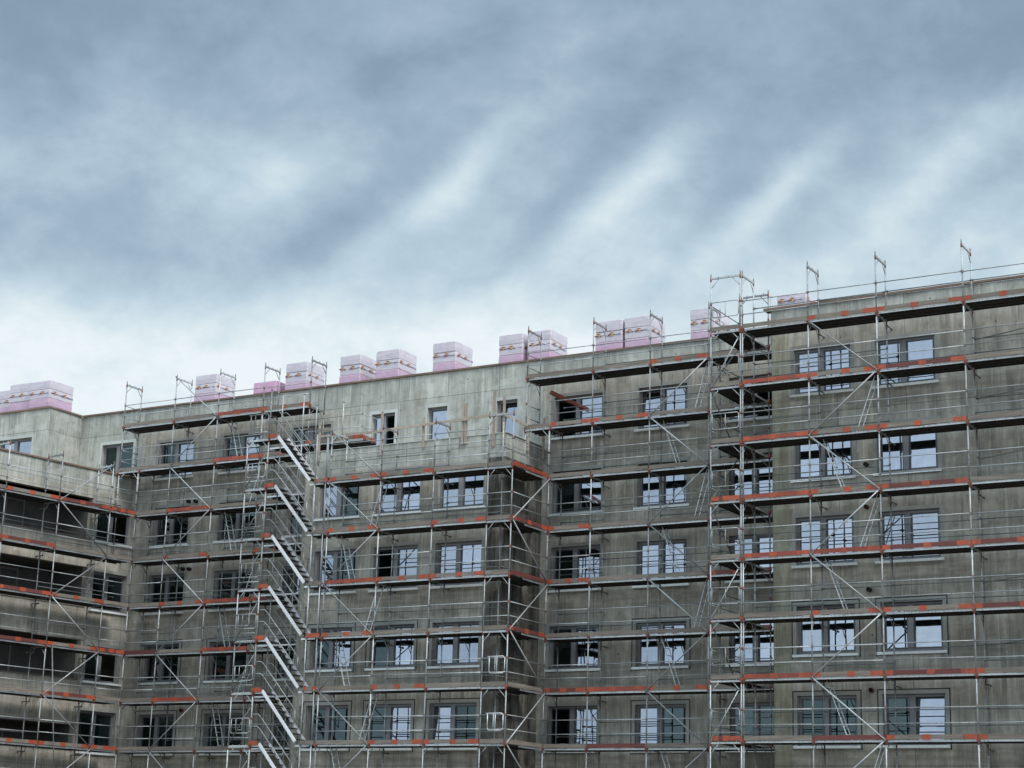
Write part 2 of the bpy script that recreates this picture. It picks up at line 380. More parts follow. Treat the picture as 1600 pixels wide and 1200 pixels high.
# left wing, in its own axis
DL = 64.06
wins_L = [(48.66, 50.5, z0, z1) for z0, z1 in ROWS[:4]]
wins_L = [(48.66, 50.5, 12.80, 14.42), (48.70, 50.5, 9.84, 11.48), (48.66, 50.5, 6.80, 8.3), (48.6, 50.5, 3.86, 5.58)]
logg = [(36.0, 48.35, z0, z1) for z0, z1 in ((12.80, 14.6), (9.88, 11.60), (6.80, 8.52), (3.9, 4.95))]
# upper storey set back above the left wing
wins_U = [(-61.65, -59.62, 15.05, 17.78)]

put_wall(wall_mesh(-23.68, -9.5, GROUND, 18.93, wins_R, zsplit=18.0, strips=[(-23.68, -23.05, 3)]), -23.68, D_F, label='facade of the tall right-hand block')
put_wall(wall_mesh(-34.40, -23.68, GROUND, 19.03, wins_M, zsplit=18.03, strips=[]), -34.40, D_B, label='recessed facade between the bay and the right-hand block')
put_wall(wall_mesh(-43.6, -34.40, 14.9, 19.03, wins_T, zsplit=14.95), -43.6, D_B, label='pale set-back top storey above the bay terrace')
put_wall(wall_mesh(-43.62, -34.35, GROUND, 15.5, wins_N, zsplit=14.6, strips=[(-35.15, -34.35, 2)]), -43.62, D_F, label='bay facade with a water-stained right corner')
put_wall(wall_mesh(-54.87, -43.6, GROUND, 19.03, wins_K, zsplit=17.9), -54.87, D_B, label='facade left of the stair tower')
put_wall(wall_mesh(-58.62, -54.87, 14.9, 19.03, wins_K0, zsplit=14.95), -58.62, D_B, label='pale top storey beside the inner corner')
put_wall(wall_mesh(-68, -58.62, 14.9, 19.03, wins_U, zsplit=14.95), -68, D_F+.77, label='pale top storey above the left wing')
# returns (walls running in depth)
def ret_wall(s, d0, d1, z0, z1, mi=0, face=1, zsplit=None, name='wall'):
    mb = MB(); zz = [z0] + ([zsplit] if zsplit else []) + [z1]
    for a, b_ in zip(zz, zz[1:]):
        mb.quad((0, 0, a-GROUND), (0, d1-d0, a-GROUND), (0, d1-d0, b_-GROUND), (0, 0, b_-GROUND), (1 if (zsplit and a >= zsplit) else mi))
    bld.put(name, mb.mesh(name, WM), (s, d0, GROUND))
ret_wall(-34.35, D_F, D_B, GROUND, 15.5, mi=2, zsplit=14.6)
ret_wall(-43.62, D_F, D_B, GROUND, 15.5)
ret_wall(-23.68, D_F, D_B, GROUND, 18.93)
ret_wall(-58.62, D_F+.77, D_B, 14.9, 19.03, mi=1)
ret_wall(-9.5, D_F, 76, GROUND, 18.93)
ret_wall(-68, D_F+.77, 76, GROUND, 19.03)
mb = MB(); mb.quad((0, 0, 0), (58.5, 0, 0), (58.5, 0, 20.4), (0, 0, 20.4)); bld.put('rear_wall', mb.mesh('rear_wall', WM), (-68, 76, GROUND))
# roofs and terraces
mb = MB()
mb.box(-68, -9.5, D_B+.3, 76, 18.25, 18.55, 1); mb.box(-23.65, -9.5, D_F+.3, D_B+.32, 18.2, 18.5, 1)
mb.box(-67.9, -58.65, D_F+1.1, D_B+.3, 18.2, 18.52, 1)
bld.put('roof', local(mb, -34, 57.75).mesh('roof', WM), (-34, 0, GROUND))
for o in col.objects[-1:]: pass
mb = MB(); mb.box(-43.6, -34.37, D_F+.02, D_B-.01, 14.6, 14.98, 1)
bld.put('terrace_slab', local(mb, -34, 0).mesh('terrace_slab', WM), (-34, 0, GROUND))
# parapet copings: dark brown timber edging
def coping(s0, s1, d0, d1, z, name='coping', over=.05):
    mb = MB()
    n = max(1, int((s1-s0)/2.5)); r = random.Random(int(abs(s0*31)))
    for i in range(n):
        a, b_ = s0+(s1-s0)*i/n, s0+(s1-s0)*(i+1)/n
        j = r.uniform(-.012, .012)
        mb.box(a+.004, b_-.004, d0+j, d1, z+j*.5, z+.075+j*.5)
    bld.put(name, local(mb, s0, 0, 0).mesh(name, [M['coping']]), (s0, 0, 0))
coping(-23.95, -9.5, D_F-.07, D_F+.35, 18.93)
coping(-58.55, -23.95, D_B-.07, D_B+.35, 19.03)
coping(-68, -58.56, D_F+.70, D_F+1.10, 19.03)
mb = MB(); mb.box(-58.9, -58.55, D_F+1.1, D_B-.07, 19.03, 19.105); bld.put('coping', local(mb, -58.62, 0, 0).mesh('coping', [M['coping']]), (-58.62, 0, 0))
mb = MB(); mb.box(-43.65, -34.30, D_F-.03, D_F+.25, 15.5, 15.53); mb.box(-34.60, -34.30, D_F+.25, D_B, 15.5, 15.53)
bld.put('parapet_cap', local(mb, -43.6, 0, 0).mesh('parapet_cap', [M['render_top']]), (-43.6, 0, 0))
# parapet inner side walls so the upstands have thickness
mb = MB(); mb.box(-58.3, -24, D_B+.30, D_B+.32, 18.5, 19.03, 1); mb.box(-23.6, -9.6, D_F+.30, D_F+.32, 18.5, 18.93, 1)
bld.put('parapet', local(mb, -34, 0).mesh('parapet', WM), (-34, 0, GROUND))

# windows --------------------------------------------------------------
def window(T, s0, s1, z0, z1, d, yaw_rot=0.0, kind='two', lp='g', rp='g', sill=True, top=False, deep=.17, surround=True, gap=False):
    """frame with centre post, two sashes, glass or an open leaf, sill"""
    w, h = s1-s0, z1-z0
    at = (s0, d, z0)
    mb = MB()
    fw = .085
    y0, y1 = deep, deep+.09
    mb.box(.003, fw, y0, y1, .003, h-.003); mb.box(w-fw, w-.003, y0, y1, .003, h-.003)
    mb.box(fw, w-fw, y0, y1, h-fw, h-.003); mb.box(fw, w-fw, y0, y1, .003, fw+.02)
    if kind == 'two':
        xm = w*.46; pw = .19
        mb.box(xm-pw/2, xm+pw/2, y0-.03, y1, fw+.02, h-fw)
        leaves = [(fw, xm-pw/2, lp), (xm+pw/2, w-fw, rp)]
    else: leaves = [(fw, w-fw, lp)]
    fr = T.put('window', mb.mesh('window', [M['frame']]), at)
    if surround:
        sm = MB(); k = .13
        mt = M['render_top'] if top else M['render']
        zb = -k if not top else 0
        sm.box(-k, 0, -.008, .01, zb, h+k); sm.box(w, w+k, -.008, .01, zb, h+k); sm.box(0, w, -.008, .01, h, h+k)
        if gap:
            g_ = .035
            sm.box(-k-g_, -k, -.012, .01, -k, h+k+g_, 1); sm.box(w+k, w+k+g_, -.012, .01, -k, h+k+g_, 1); sm.box(-k, w+k, -.012, .01, h+k, h+k+g_, 1)
        T.put('surround', sm.mesh('surround', [mt, M['dark']]), at, parent=fr, base=at)
    for a, b_, st in leaves:
        sw = .045
        lf = MB()
        za, zb = fw+.02, h-fw
        W_, H_ = b_-a, zb-za
        lf.box(0, sw, 0, .05, 0, H_); lf.box(W_-sw, W_, 0, .05, 0, H_); lf.box(sw, W_-sw, 0, .05, 0, sw); lf.box(sw, W_-sw, 0, .05, H_-sw, H_)
        gl = MB(); gl.box(sw, W_-sw, .02, .032, sw, H_-sw)
        p = (s0+a, d+y0+.02, z0+za)
        if st == 'o':     # leaf swung inwards, opening dark
            so = T.put('sash', lf.mesh('sash', [M['sash']]), p, rot=R_(62), parent=fr, base=at)
            T.put('pane', gl.mesh('pane', [M['glassdark']]), p, rot=R_(62), parent=fr, base=at)
            continue
        so = T.put('sash', lf.mesh('sash', [M['sash']]), p, parent=fr, base=at)
        if st == 't':     # tilted in at the top
            so.rotation_euler = (R_(-5.5), 0, 0)
        elif st == 'a': so.rotation_euler = (0, 0, R_(4.5))
        else: so.rotation_euler = (R_(rnd.uniform(-.35, .35)), 0, R_(rnd.uniform(-.35, .35)))
        pn = T.put('pane', gl.mesh('pane', [M['glassdark'] if st == 'd' else M['glass']]), p, parent=fr, base=at); pn.rotation_euler = so.rotation_euler
    if sill:
        sl = MB(); sl.box(-.12, w+.12, -.10, deep, -.075, -.01); sl.box(-.12, w+.12, -.10, -.085, -.01, .01)
        T.put('sill', sl.mesh('sill', [M['sill']]), at, parent=fr, base=at)
    return fr

def st(tbl, key): return tbl.get(key, ('g', 'g'))
tR = {(0, 0): ('d', 'd'), (0, 1): ('d', 't')}
for w in wins_R[:10]:
    c = 0 if w[0] < -21 else 1; r = [round(q[0], 1) for q in ROWS].index(round(w[2], 1))
    l_, r_ = st(tR, (r, c)); window(bld, *w, D_F, lp=l_, rp=r_, gap=r < 2)
for w in wins_R[10:]: window(bld, *w, D_F)
tM = {(4, 0): ('o', 'g'), (3, 0): ('d', 'a'), (2, 0): ('d', 'g'), (1, 0): ('d', 'g'), (0, 0): ('o', 'g'), (4, 1): ('t', 'g'), (0, 1): ('g', 'd'),
      (0, 2): ('d', 'd'), (4, 2): ('g', 'o')}
for i, w in enumerate(wins_M):
    c, r = divmod(i, 5); l_, r_ = st(tM, (r, c)); window(bld, *w, D_B, lp=l_, rp=r_, gap=(r < 2 and c > 0), surround=(c < 2))
tN = {(1, 0): ('d', 'g'), (2, 0): ('g', 'd'), (3, 0): ('g', 'd'), (0, 0): ('d', 'd'), (0, 1): ('d', 'a'), (0, 2): ('t', 'd'), (2, 1): ('o', 'g'), (3, 1): ('a', 'g'), (1, 1): ('d', 'a')}
for i, w in enumerate(wins_N):
    c, r = divmod(i, 4); l_, r_ = st(tN, (r, c)); window(bld, *w, D_F, lp=l_, rp=r_, gap=r < 2)
tK = {(4, 0): ('d', 'a'), (4, 1): ('d', 'g'), (4, 2): ('d', 'd'), (3, 2): ('d', 'g'), (1, 2): ('d', 'd'), (0, 2): ('d', 'd'), (3, 0): ('g', 'd'), (3, 1): ('d', 'd'), (2, 0): ('d', 'd'), (2, 1): ('d', 'd'), (1, 0): ('g', 'd'), (1, 1): ('d', 'd'), (0, 0): ('d', 'd'), (0, 1): ('d', 'd')}
for i, w in enumerate(wins_K):
    c, r = divmod(i, 5); l_, r_ = st(tK, (r, c)); window(bld, *w, D_B, lp=l_, rp=r_, gap=r < 2)
window(bld, *wins_K0[0], D_B, lp='d', rp='d', sill=False, top=True)
window(bld, *wins_U[0], D_F+.77, lp='a', rp='g', sill=False, top=True)
window(bld, *wins_T[0], D_B, kind='two', lp='g', rp='o', sill=False, top=True)
window(bld, *wins_T[1], D_B, kind='one', lp='g', sill=False, top=True)
window(bld, *wins_T[2], D_B, kind='one', lp='t', sill=False, top=True)

# small pipe sleeves that stick out of the walls
def sleeve(s, d, z, dark=False):
    mb = MB(); mb.tube((0, -.16, 0), (0, .05, 0), .075, 0, 12, cap=False); mb.tube((0, -.10, 0), (0, -.09, 0), .07, 1, 12)
    bld.put('pipe_sleeve', mb.mesh('pipe_sleeve', [M['dark'] if dark else M['rust'], M['dark']]), (s, d, z))
for s, z in ((-20.31, 11.66), (-20.27, 5.63)): sleeve(s, D_F, z)
sleeve(-51.46, D_B, 5.67)
for s, z in ((-51.9, 14.63), (-51.5, 14.60), (-51.95, 11.68), (-51.6, 11.66)): sleeve(s, D_B, z, True)
sleeve(-20.3, D_F, 13.1, True); sleeve(-20.28, D_F, 8.9, True)

# ------------------------------------------------------------------ left wing with loggias
wing = Thing('apartment_wing', 'lower concrete wing with deep loggias at the left edge, flat terrace roof', 'building', 48, DL, yaw=YAWL)
M['shade'] = worn('shaded_loggia_wall', (.11, .11, .10), (.075, .075, .07), rough=.9, scale=1.4)  # concrete with the deep recess's shade darkened into its colour
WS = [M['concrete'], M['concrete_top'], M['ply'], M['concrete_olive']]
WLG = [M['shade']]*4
holes = wins_L + logg
SL1 = 50.86
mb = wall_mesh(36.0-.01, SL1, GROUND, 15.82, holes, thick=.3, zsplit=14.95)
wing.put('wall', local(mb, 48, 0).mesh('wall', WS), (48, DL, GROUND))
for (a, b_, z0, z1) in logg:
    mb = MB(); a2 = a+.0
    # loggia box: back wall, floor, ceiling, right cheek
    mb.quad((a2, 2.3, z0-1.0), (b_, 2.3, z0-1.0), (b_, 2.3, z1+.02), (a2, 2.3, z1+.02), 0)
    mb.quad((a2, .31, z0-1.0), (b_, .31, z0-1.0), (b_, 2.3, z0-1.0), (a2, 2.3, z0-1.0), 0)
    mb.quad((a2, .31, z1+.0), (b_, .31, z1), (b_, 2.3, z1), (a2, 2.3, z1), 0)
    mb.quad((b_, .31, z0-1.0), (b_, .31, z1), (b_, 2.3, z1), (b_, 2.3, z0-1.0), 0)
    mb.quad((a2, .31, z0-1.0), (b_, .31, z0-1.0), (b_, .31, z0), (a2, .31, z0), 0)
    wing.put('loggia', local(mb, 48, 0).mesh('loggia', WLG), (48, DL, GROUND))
    mb = MB(); mb.box(a2+.02, b_-.02, -.04, .34, z0+.001, z0+.05); 
    wing.put('parapet_cap', local(mb, 48, 0).mesh('parapet_cap', [M['wood']]), (48, DL, GROUND))
    zt = z0+1.15
    for ws in (41.4, 44.6):
        window(wing, ws, ws+1.9, z0-.95, z1-.15, DL+2.285-.17, lp='d', rp='d', sill=False, surround=False)
for i, w in enumerate(wins_L): window(wing, *w, DL, lp='d', rp='d' if i % 2 else 'o')
mb = MB(); mb.box(36, SL1, .3, 8, 14.6, 14.9, 1); wing.put('terrace_slab', local(mb, 48, 0).mesh('terrace_slab', WS), (48, DL, GROUND))
mb = MB()
for i in range(6):
    a, b_ = 36+2.5*i, min(SL1, 36+2.5*(i+1)); mb.box(a+.004, b_-.004, -.07, .34, 15.82, 15.89)
wing.put('coping', local(mb, 48, 0, 0).mesh('coping', [M['coping']]), (48, DL, 0))
mb = MB(); mb.quad((36, 0, GROUND), (36, 9, GROUND), (36, 9, 15.8), (36, 0, 15.8)); wing.put('wall', local(mb, 48, 0).mesh('wall', WS), (48, DL, GROUND))

# ------------------------------------------------------------------ scaffolding kit (meshes are shared between copies)
_cache = {}
def cached(key, fn, mats):
    if key not in _cache: _cache[key] = fn().mesh(key[0], mats)
    return _cache[key]
MF = [M['galv'], M['rust'], M['galvdark'], M['orange']]
def frame_mb(w=1.0, h=2.0, v=0):
    mb = MB(); r = .025
    for y in (0, w):
        mb.tube((0, y, 0), (0, y, h), r, 0, 9)
        mb.tube((0, y, h), (0, y, h+.12), .019, 2, 7)          # spigot
        mb.tube((0, y, .97), (0, y, 1.05), .036, 1 if y == 0 else 2, 8)
        mb.tube((0, y, .46), (0, y, .52), .033, 2, 8)
        mb.tube((0, y, h-.16), (0, y, h-.01), .030, 2 if v else 1, 8)
    mb.box(-.026, .026, .02, w-.02, h-.09, h-.03, 0)           # transom
    for k in range(3): mb.tube((0, .18+k*.32, h-.03), (0, .18+k*.32, h+.02), .017, 0, 6)
    for a, sg in ((0, 1), (w, -1)):                            # gussets
        mb.tube((0, a, h-.42), (0, a+sg*.30, h-.09), .015, 0, 6)
    mb.box(-.05, .05, -.045, .045, -.05, .06, 1)               # wedge head
    return mb
def frame(w=1.0, h=2.0, v=0): return cached(('frame', w, h, v), lambda: frame_mb(w, h, v), MF)
def rail(L, m='galv'):
    def f():
        mb = MB(); mb.tube((.03, 0, 0), (L-.03, 0, 0), .018, 0, 7)
        mb.box(.0, .06, -.012, .012, -.028, .028, 1); mb.box(L-.06, L, -.012, .012, -.028, .028, 1)
        return mb
    return cached(('guardrail', round(L, 2), m), f, [M[m], M['galvdark']])
def deck(L, n=3, w=.318):
    def f():
        mb = MB()
        for k in range(n):
            y = .025+k*(w+.008)
            mb.box(.02, L-.02, y+.02, y+w-.02, -.02, -.002, 1)
            mb.box(.02, L-.02, y, y+.02, -.062, .0, 0 if k == 0 else 1); mb.box(.02, L-.02, y+w-.02, y+w, -.062, 0, 1)
            q = .3
            while q < L-.2:
                mb.box(q, q+.04, y+.02, y+w-.02, -.050, -.021, 1); q += .56
        return mb
    return cached(('deck', round(L, 2), n, w), f, [M['alu'], M['ply'], M['galvdark']])
def toe(L, v):
    mats = {'w': ('wood', 'wood', 'wood'), 'o': ('wood', 'orange', 'orange'), 'e': ('wood', 'orange', 'wood'), 'r': ('red', 'orange', 'orange'), 'b': ('brightred', 'orange', 'orange'),
            'p': ('red', 'red', 'red')}[v]
    def f():
        mb = MB(); r = random.Random(int(L*100)+ord(v)); e = .30; e2 = .46
        h = .15
        mb.box(.03, e, -.015, .015, .0, h, 1); mb.box(L-e2, L-.03, -.015, .015, .0, h, 1)
        mb.box(e, L-e2, -.013, .013, .004, h-.003, 0)
        c = L*r.uniform(.44, .56); mb.box(c-.13, c+.13, -.019, .019, -.01, h+.006, 2)
        return mb
    return cached(('toe_board', round(L, 2), v), f, [M[k] for k in mats])
def tube_me(name, L, r=.024, m='galv'):
    def f(): return MB().tube((0, 0, 0), (0, 0, L), r, 0, 8).tube((0, 0, 0), (0, 0, .05), r*1.5, 1, 8).tube((0, 0, L-.05), (0, 0, L), r*1.5, 1, 8)
    return cached((name, round(L, 2), r, m), f, [M[m], M['galvdark']])
def free_tube(T, name, p, q, r=.024, m='galv', label=None):
    """a straight tube between two facade points"""
    p, q = Vector(p), Vector(q); L = (q-p).length
    o = T.put(name, tube_me(name, L, r, m), tuple(p), label=label)
    o.rotation_mode = 'QUATERNION'; o.rotation_quaternion = (q-p).to_track_quat('Z', 'Y')
    return o
def ladder_me(L):
    def f():
        mb = MB(); w = .36
        mb.box(-.012, .012, 0, .035, 0, L); mb.box(-.012, .012, w, w+.035, 0, L)
        z = .22
        while z < L-.1: mb.tube((0, .03, z), (0, w, z), .014, 0, 6); z += .28
        return mb
    return cached(('ladder', round(L, 2)), f, [M['alu']])
def ladder(T, p, q):
    """leaning ladder; it lies across the deck with its two stiles side by side in the leaning plane"""
    p, q = Vector(p), Vector(q); dv = q-p; L = dv.length
    o = T.put('ladder', ladder_me(L), tuple(p))
    o.rotation_mode = 'XYZ'; o.rotation_euler = (0, math.atan2(dv.x, dv.z), 0)
    o.rotation_euler = (0, math.atan2(dv.x, dv.z), 0)
    return o

Z = lambda k, z0=17.93: z0-2.0*k
def scaffold(T, xs, d, z0, lifts, toes, frames_top=None, sgn=1, skip_frame=(), inner=True, inner_p=.75, decks=True, rails=True, ends=(), seed=1, skip_bays=(), toprail=False, extra_lo=True, frame_lo=8):
    """xs: standards from left to right; lifts: deck levels (0 = highest). Frames stand outer at d, inner at d+1"""
    r = random.Random(seed)
    for i, s in enumerate(xs):
        if i in skip_frame: continue
        ft = frames_top[i] if frames_top else lifts[0]-1
        for k in range(ft, frame_lo):      # frame above deck k+1, reaching up to z(k)
            T.put('frame', frame(1.0, 2.0, r.random() < .4), (s, d, z0-2*(k+1)))
        lo = MB(); h = z0-2*frame_lo-GROUND
        for y in (0, 1.0):
            lo.tube((0, y, .25), (0, y, h), .024, 0, 8); lo.tube((0, y, .02), (0, y, .3), .019, 0, 8); lo.box(-.07, .07, y-.07, y+.07, 0, .02, 0)
        T.put('base_standard', lo.mesh('base_standard', [M['galv']]), (s, d, GROUND))
    for i, (a, b_) in enumerate(zip(xs, xs[1:])):
        L = b_-a
        for k in lifts:
            if (i, k) in skip_bays: continue
            z = z0-2*k
            if decks: T.put('deck', deck(L), (a, d, z))
            v = toes.get(k, 'wwwwww')[i] if i < len(toes.get(k, 'wwwwww')) else 'w'
            if v != '.': T.put('toe_board', toe(L, v), (a, d-.035, z+.012))
            if rails:
                for h in (.5, 1.0): T.put('guardrail', rail(L), (a, d-.04, z+h+r.uniform(-.015, .015)))
            if inner and r.random() < inner_p:
                for h in (.5, 1.0):
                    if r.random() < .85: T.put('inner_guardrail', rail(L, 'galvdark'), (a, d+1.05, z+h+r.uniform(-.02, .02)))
def end_guard(T, s, d, z, w=1.0, toe_v='w'):
    """rails and toe board across the end of a deck"""
    for h in (.5, 1.0): T.put('end_guardrail', rail(w), (s, d, z+h), rot=R_(90))
    if toe_v: T.put('end_toe_board', toe(w, toe_v), (s, d, z+.012), rot=R_(90))
def braces(T, d, seq, z0, name='brace'):
    for (s0, k0), (s1, k1) in zip(seq, seq[1:]):
        free_tube(T, name, (s0, d-.06, z0-2*k0), (s1, d-.06, z0-2*k1), .024)
def ties(T, xs, d, z0, ks, wall_d):
    for s in xs:
        for k in ks:
            if rnd.random() < .6:
                free_tube(T, 'wall_tie', (s+.06, d+.85, z0-2*k-.25), (s+.06, wall_d, z0-2*k-.25), .022, 'galvdark')

Z0, ZR = 17.93, 17.95
# right-hand block -------------------------------------------------------
A, B, C, D, E, F = -24.19, -21.79, -19.38, -16.45, -13.5, -10.6
scR = Thing('scaffold', 'scaffold with orange-tipped boards across the tall right-hand block', 'scaffold', A, 56.39, group='facade scaffolds')
tR_ = {0: 'wooow', 1: 'borww', 2: 'boowr', 3: 'borwo', 4: 'bbrrr', 5: 'weorw', 6: 'borew', 7: 'wpoew', 8: 'wwwww'}
scaffold(scR, [A, B, C, D, E, F], 56.39, ZR, range(0, 9), tR_, frames_top=[-1]*6, seed=3, inner_p=.9)
braces(scR, 56.39, [((B if k % 2 == 0 else C), k) for k in range(0, 9)], ZR)
for k, t in ((1, 'A'), (2, 'B'), (3, 'A'), (4, 'B'), (6, 'B'), (7, 'A')):
    z = ZR-2*k
    if t == 'A': ladder(scR, (C-.98, 56.9, z-2+.02), (C-.28, 56.9, z-.03))
    else: ladder(scR, (B+1.0, 56.9, z-2+.02), (B+.28, 56.9, z-.03))
for a, b_ in ((A, B), (B, C), (C, D), (D, E)):
    scR.put('guardrail', rail(b_-a), (a, 56.35, ZR+1.0)) if False else None
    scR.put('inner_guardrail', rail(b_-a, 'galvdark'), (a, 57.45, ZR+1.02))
ties(scR, [B, C, D, E], 56.39, ZR, range(0, 8), D_F)
for k in (0, 1, 2, 4, 5): free_tube(scR, 'guardrail', (D+.0, 57.42, ZR-2*k-1.05), (E, 57.30, ZR-2*k-.72), .018, 'galvdark')

# return tower at its left corner ------------------------------------------
TL = -25.35
tw = Thing('scaffold_tower', 'narrow scaffold return tower at the left corner of the tall right-hand block', 'scaffold tower', TL, 56.36, group='facade scaffolds')
W_T = A-.05-TL
for k in range(-1, 8):
    z = ZR-2*(k+1)
    tw.put('frame', frame(round(W_T, 2), 2.0), (A-.05, 56.33, z), rot=R_(90))
    if k >= 0 or True: tw.put('frame', frame(round(W_T, 2), 2.0), (A-.05, 58.85, z), rot=R_(90))
lo = MB(); h = ZR-16-GROUND
for x in (0, W_T):
    for y in (0, 2.5): lo.tube((x, y, 0), (x, y, h), .024, 0, 8)
tw.put('base_standard', lo.mesh('base_standard', [M['galv']]), (TL, 56.33, GROUND))
tt = 'w.w.r.wwrw'
for k in range(0, 9):
    z = ZR-2*k
    tw.put('deck', deck(2.5, 3, .34), (A-.06, 56.35, z), rot=R_(90))
    tw.put('toe_board', toe(2.5, 'rwwbwwwwr'[k]), (TL-.03, 56.35, z+.012), rot=R_(90))
    tw.put('end_toe_board', toe(round(W_T, 2), 'wwwrwwwrw'[k]), (TL, 56.31, z+.012))
    for hh in (.5, 1.0):
        tw.put('guardrail', rail(2.5), (TL-.04, 56.35, z+hh), rot=R_(90))
    # looped side guard across the front
    g_ = MB(); x0, x1 = .06, W_T-.12
    g_.path([(0, 0, 1.05), (x1, 0, 1.05), (x1+.06, 0, .99), (x1+.06, 0, .56), (x1, 0, .5), (x0+.06, 0, .5), (x0, 0, .56), (x0, 0, 1.05)], .016, 0, 6)
    g_.tube((W_T*.5, 0, .5), (W_T*.5, 0, 1.05), .013, 0, 6)
    tw.put('side_guard', g_.mesh('side_guard', [M['galv']]), (TL, 56.30, z))
for k in range(0, 8):
    a, b_ = ((56.4, 58.8) if k % 2 else (58.8, 56.4))
    free_tube(tw, 'brace', (TL-.06, a, ZR-2*k), (TL-.06, b_, ZR-2*k-2), .022, 'galvdark')
    if k in (0, 4, 6): free_tube(tw, 'brace', (TL+.05, 56.28, ZR-2*k-2), (A-.1, 56.28, ZR-2*k-.3), .02)
# short loose posts above the tower
free_tube(tw, 'guard_post', (A+.02, 58.95, ZR+.1), (A+.02, 58.95, ZR+1.9), .022)

# recessed facade ------------------------------------------------------------
a_, b_, c_, d_, dd_, aa_ = -26.72, -29.1, -31.49, -33.3, -34.35, -24.3
scM = Thing('scaffold', 'scaffold in front of the recessed facade, between the bay corner and the narrow return tower', 'scaffold', d_, 59.2, group='facade scaffolds')
tM_ = {2: 'wwwww', 3: 'eoeww', 4: 'oewwr', 5: 'wweww', 6: 'rboww', 7: 'wpwww', 8: 'wwwww'}
tM_ = {2: 'wwww', 3: 'ewww', 4: 'owwr', 5: 'wwwe', 6: 'rboww'[0:4], 7: 'wpww', 8: 'wwww'}
scaffold(scM, [d_, c_, b_, a_, aa_], 59.2, Z0, range(2, 9), tM_, frames_top=[1, -1, -1, -1, 9], skip_frame=(4,), seed=5)
scaffold(scM, [dd_, c_, b_, a_, aa_], 59.2, Z0, [0], {0: 'wwow'}, skip_frame=(0, 1, 2, 3, 4), seed=6, inner_p=1)
scaffold(scM, [d_, c_, b_, a_, aa_], 59.2, Z0, [1], {1: 'eoww'}, skip_frame=(0, 1, 2, 3, 4), seed=7)
for k in (-1, 0): scM.put('frame', frame(1.0, 2.0), (dd_, 59.2, Z0-2*(k+1)))
scM.put('frame', frame(1.05, 2.0), (d_, 59.16, Z0-4), rot=R_(90)); scM.put('deck', deck(1.05), (dd_, 59.2, Z0-2)); scM.put('toe_board', toe(1.05, 'w'), (dd_, 59.165, Z0-2+.012))
free_tube(scM, 'standard', (dd_, 59.2, Z0-4.6), (dd_, 59.2, Z0-2), .024)
free_tube(scM, 'standard', (dd_-.08, 59.2, Z0-4.5), (dd_-.08, 59.2, Z0-1.9), .022)
end_guard(scM, dd_-.04, 59.2, Z0); end_guard(scM, dd_-.04, 59.2, Z0-2)
braces(scM, 59.2, [((a_ if k % 2 == 0 else b_), k) for k in range(0, 5)], Z0)
braces(scM, 59.2, [((b_ if k % 2 == 0 else a_), k) for k in range(4, 9)], Z0)
for k, t in ((0, 'A'), (1, 'B'), (2, 'A'), (3, 'B'), (4, 'A'), (5, 'B'), (7, 'B')):
    z = Z0-2*k
    if t == 'A': ladder(scM, (a_-.85, 59.7, z-2+.02), (a_-.3, 59.7, z-.03))
    else: ladder(scM, (b_+.95, 59.7, z-2+.02), (b_+.3, 59.7, z-.03))
ties(scM, [c_, b_, a_], 59.2, Z0, range(0, 8), D_B)

# bay ------------------------------------------------------------------------
n0, n1, n2, n3, n4 = -41.47, -39.09, -36.70, -34.33, -33.30
scN = Thing('scaffold', 'scaffold around the projecting bay, right of the white stair flights', 'scaffold', n0, 56.49, group='facade scaffolds')
tN_ = {2: 'oow', 3: 'owo', 4: 'boo', 5: 'oww', 6: 'wow', 7: 'woo', 8: 'www'}
scaffold(scN, [n0, n1, n2, n3], 56.49, Z0, range(2, 9), tN_, frames_top=[1, 1, 1, 1], seed=11, skip_frame=(3,))
# corner: frames across the end, decks of the return
for k in range(1, 8):
    z = Z0-2*(k+1)
    scN.put('frame', frame(1.03, 2.0), (n4, 56.49, z), rot=R_(90))
for k in range(1, 8):
    free_tube(scN, 'standard', (n3, 57.5, Z0-2*(k+1)), (n3, 57.5, Z0-2*k), .024)
for s in (n4, n3):
    free_tube(scN, 'standard', (s, 56.49, GROUND), (s, 56.49, Z0-16), .024)
for k in range(2, 9):
    z = Z0-2*k
    scN.put('deck', deck(1.03, 3, .318), (n3, 56.49, z)); scN.put('toe_board', toe(1.03, 'wwwwwwwwww'[k]), (n3, 56.455, z+.012))
    scN.put('deck', deck(2.71, 3, .318), (n4-.02, 56.5, z-.085 if False else z), rot=R_(90)) if False else None
    # return decks run in depth from the front strip to the recessed facade's strip
    scN.put('deck', deck(1.66, 3, .318), (n4-.0, 57.52, z), rot=R_(90))
    scN.put('toe_board', toe(2.6, '..brprwwr'[k]), (n4+.03, 56.52, z+.012), rot=R_(90))
    for hh in (.5, 1.0):
        scN.put('guardrail', rail(2.66), (n4+.04, 56.52, z+hh), rot=R_(90))
        scN.put('guardrail', rail(1.03), (n3, 56.45, z+hh))
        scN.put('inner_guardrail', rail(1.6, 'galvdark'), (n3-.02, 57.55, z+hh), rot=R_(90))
    scN.put('frame', frame(1.03, 2.0), (n4, 57.9, z-2), rot=R_(90)) if k < 8 and k % 1 == 0 and False else None
for k in range(2, 8): free_tube(scN, 'standard', (n3-.02, 58.3, Z0-2*k-2), (n3-.02, 58.3, Z0-2*k-.1), .024, 'galvdark')
seq = [((59.2 if k % 2 == 0 else 56.49), k) for k in range(2, 9)]
for (q0, k0), (q1, k1) in zip(seq, seq[1:]):
    free_tube(scN, 'brace', (n4+.06, q0, Z0-2*k0), (n4+.06, q1, Z0-2*k1), .024)
braces(scN, 56.49, [((n0 if k % 2 == 1 else n1), k) for k in range(1, 3)], Z0)
